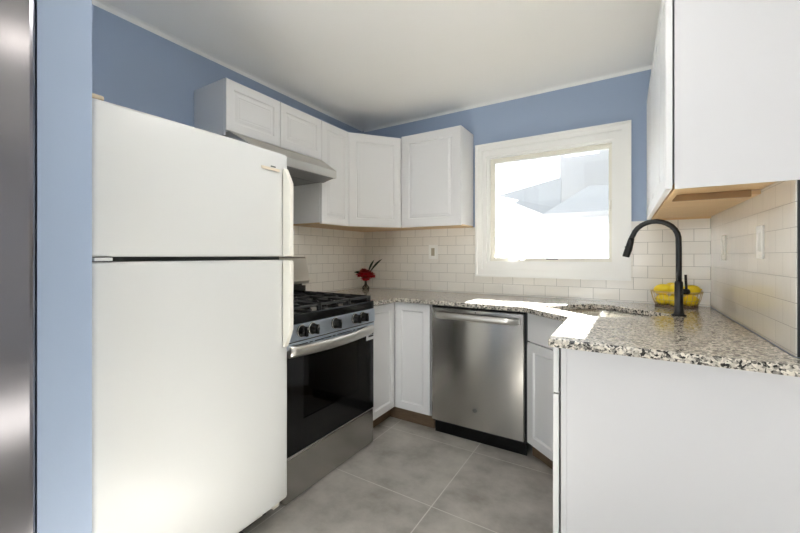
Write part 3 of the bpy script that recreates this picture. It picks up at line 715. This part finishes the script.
# ------------------------------------------------------------------ white refrigerator
FY0, FY1, FX = -2.640, -1.838, .800
rf = thing('refrigerator', 'white top-freezer refrigerator with cream handles beside the gas range', 'refrigerator', (.4, -2.24, 0))
box('body', 'enamel', .04, .738, FY0 + .006, FY1 - .012, .122, 1.662, rf, .006)
box('gasket', 'rubber', .738, .748, FY0 + .014, FY1 - .014, .13, 1.660, rf)
def fdoor(name, z0, z1):
    n = 10; pts = [(.748, FY0), (.748, FY1)]; r_ = .022
    for k in range(6): a = R(k * 15 + 0); pts.append((FX - .004 - r_ + r_ * math.sin(R(18 * k)), FY1 - r_ + r_ * math.cos(R(18 * k))))
    for k in range(1, n): q = k / n; pts.append((FX - .004 + .007 * (1 - (2 * q - 1) ** 2), FY1 - r_ + (FY0 + 2 * r_ - FY1) * q))
    for k in range(6): pts.append((FX - .004 - r_ + r_ * math.cos(R(18 * k)), FY0 + r_ - r_ * math.sin(R(18 * k))))
    mb = MB(); mb.prism(pts, z1 - z0, 'z', z0); o = mb.build(name, 'enamel', rf, .012)
    for p_ in o.data.polygons:
        if abs(p_.normal.z) < .5: p_.use_smooth = True
    return o
fz = fdoor('freezer_door', 1.2115, 1.668); fd = fdoor('fridge_door', .128, 1.1965)
def fhandle(zs, par):
    mb = MB(); mb.prism(zs, .026, 'y', FY1 - .046, .004); mb.build('handle', 'cream', par)
fhandle([(.802, 1.214), (.842, 1.214), (.845, 1.22), (.845, 1.530), (.812, 1.598), (.802, 1.600)], fz)
fhandle([(.802, 1.194), (.842, 1.194), (.845, 1.188), (.845, .892), (.812, .812), (.802, .810)], fd)
mb = MB(); mb.box(FX + .0045, FX + .0056, -2.010, -1.905, 1.578, 1.590, .0004); e_ = mb.build('badge_backing', mat('faded_badge', (.66, .58, .46), .5), fz)
box('badge', 'rubber', FX + .0056, FX + .0068, -1.958, -1.930, 1.592, 1.598, fz)
mb = MB(); mb.box(.70, .785, FY0 + .002, FY0 + .045, 1.6685, 1.684, .006); mb.build('hinge_cap', 'tan', rf)
mb = MB(); mb.box(.752, .797, FY0 + .012, FY0 + .062, 1.199, 1.209, .002); mb.build('middle_hinge', 'enamel', rf)
box('base', 'blackmatte', .05, .655, FY0 + .01, FY1 - .016, .030, .1215, rf)
mb = MB(); mb.box(.6555, .668, FY0 + .01, FY1 - .020, .010, .118, .003)
for i in range(5): mb.box(.6685, .6715, FY0 + .03, FY1 - .05, .050 + i * .012, .055 + i * .012)
mb.build('toe_grille', 'blackmatte', rf)
box('toe_trim', 'cream', .6722, .679, FY0 + .01, FY1 - .05, .024, .036, rf, .002)
box('toe_bracket', 'cream', .7385, .760, FY1 - .060, FY1 - .022, .085, .120, rf, .003)
for y in (FY0 + .05, FY1 - .06): 
    for x in (.12, .60): MB().lathe([(0, 0), (.02, 0), (.02, .018), (.01, .022), (.01, .0305), (0, .0305)], (x, y, 0), 'z', 12).build('foot', 'blackmatte', rf)

# ------------------------------------------------------------------ stainless appliance beyond the partition
sf = thing('steel_refrigerator', 'tall brushed stainless steel appliance cut off by the edge beside the blue wall end', 'refrigerator', (.45, -3.25, 0))
box('body', 'steeldark', .06, .82, -3.70, -2.792, .02, 1.80, sf, .004)
mb = MB(); mb.box(.825, .898, -3.70, -2.789, .06, 2.30, .014, 3); mb.build('door', 'steeldark', sf)
box('top_box', 'steeldark', .06, .82, -3.70, -2.792, 1.8005, 2.30, sf, .004)

# ------------------------------------------------------------------ ceiling lamp of the adjoining room
LP = (2.44, -2.44, H)
cl = thing('ceiling_lamp', 'round flush ceiling lamp with an opal bowl, behind the camera', 'lamp', LP)
MB().lathe([(0, 0), (.12, 0), (.12, -.02), (.105, -.03), (0, -.03)], LP, 'z', 32).build('base', 'trim', cl)
MB().lathe([(.100, -.0305), (.099, -.045), (.08, -.062), (.045, -.074), (0, -.078)], LP, 'z', 32).build('diffuser', 'lampglow', cl)

cp = thing('fill_light_panel', 'flat square fill light added over the middle of the kitchen floor, out of view', 'lamp', (1.62, -1.95, H))
mb = MB(); ringframe_xy = ((1.43, 1.81, -2.14, -2.12), (1.43, 1.81, -1.78, -1.76), (1.43, 1.45, -2.12, -1.78), (1.79, 1.81, -2.12, -1.78))  # unseen light panel, added to brighten the floor and base cabinets
for a in ringframe_xy: mb.box(*a, H - .022, H)
mb.build('frame', 'trim', cp)
box('diffuser', 'panelglow', 1.4505, 1.7895, -2.1195, -1.7805, H - .018, H - .004, cp)
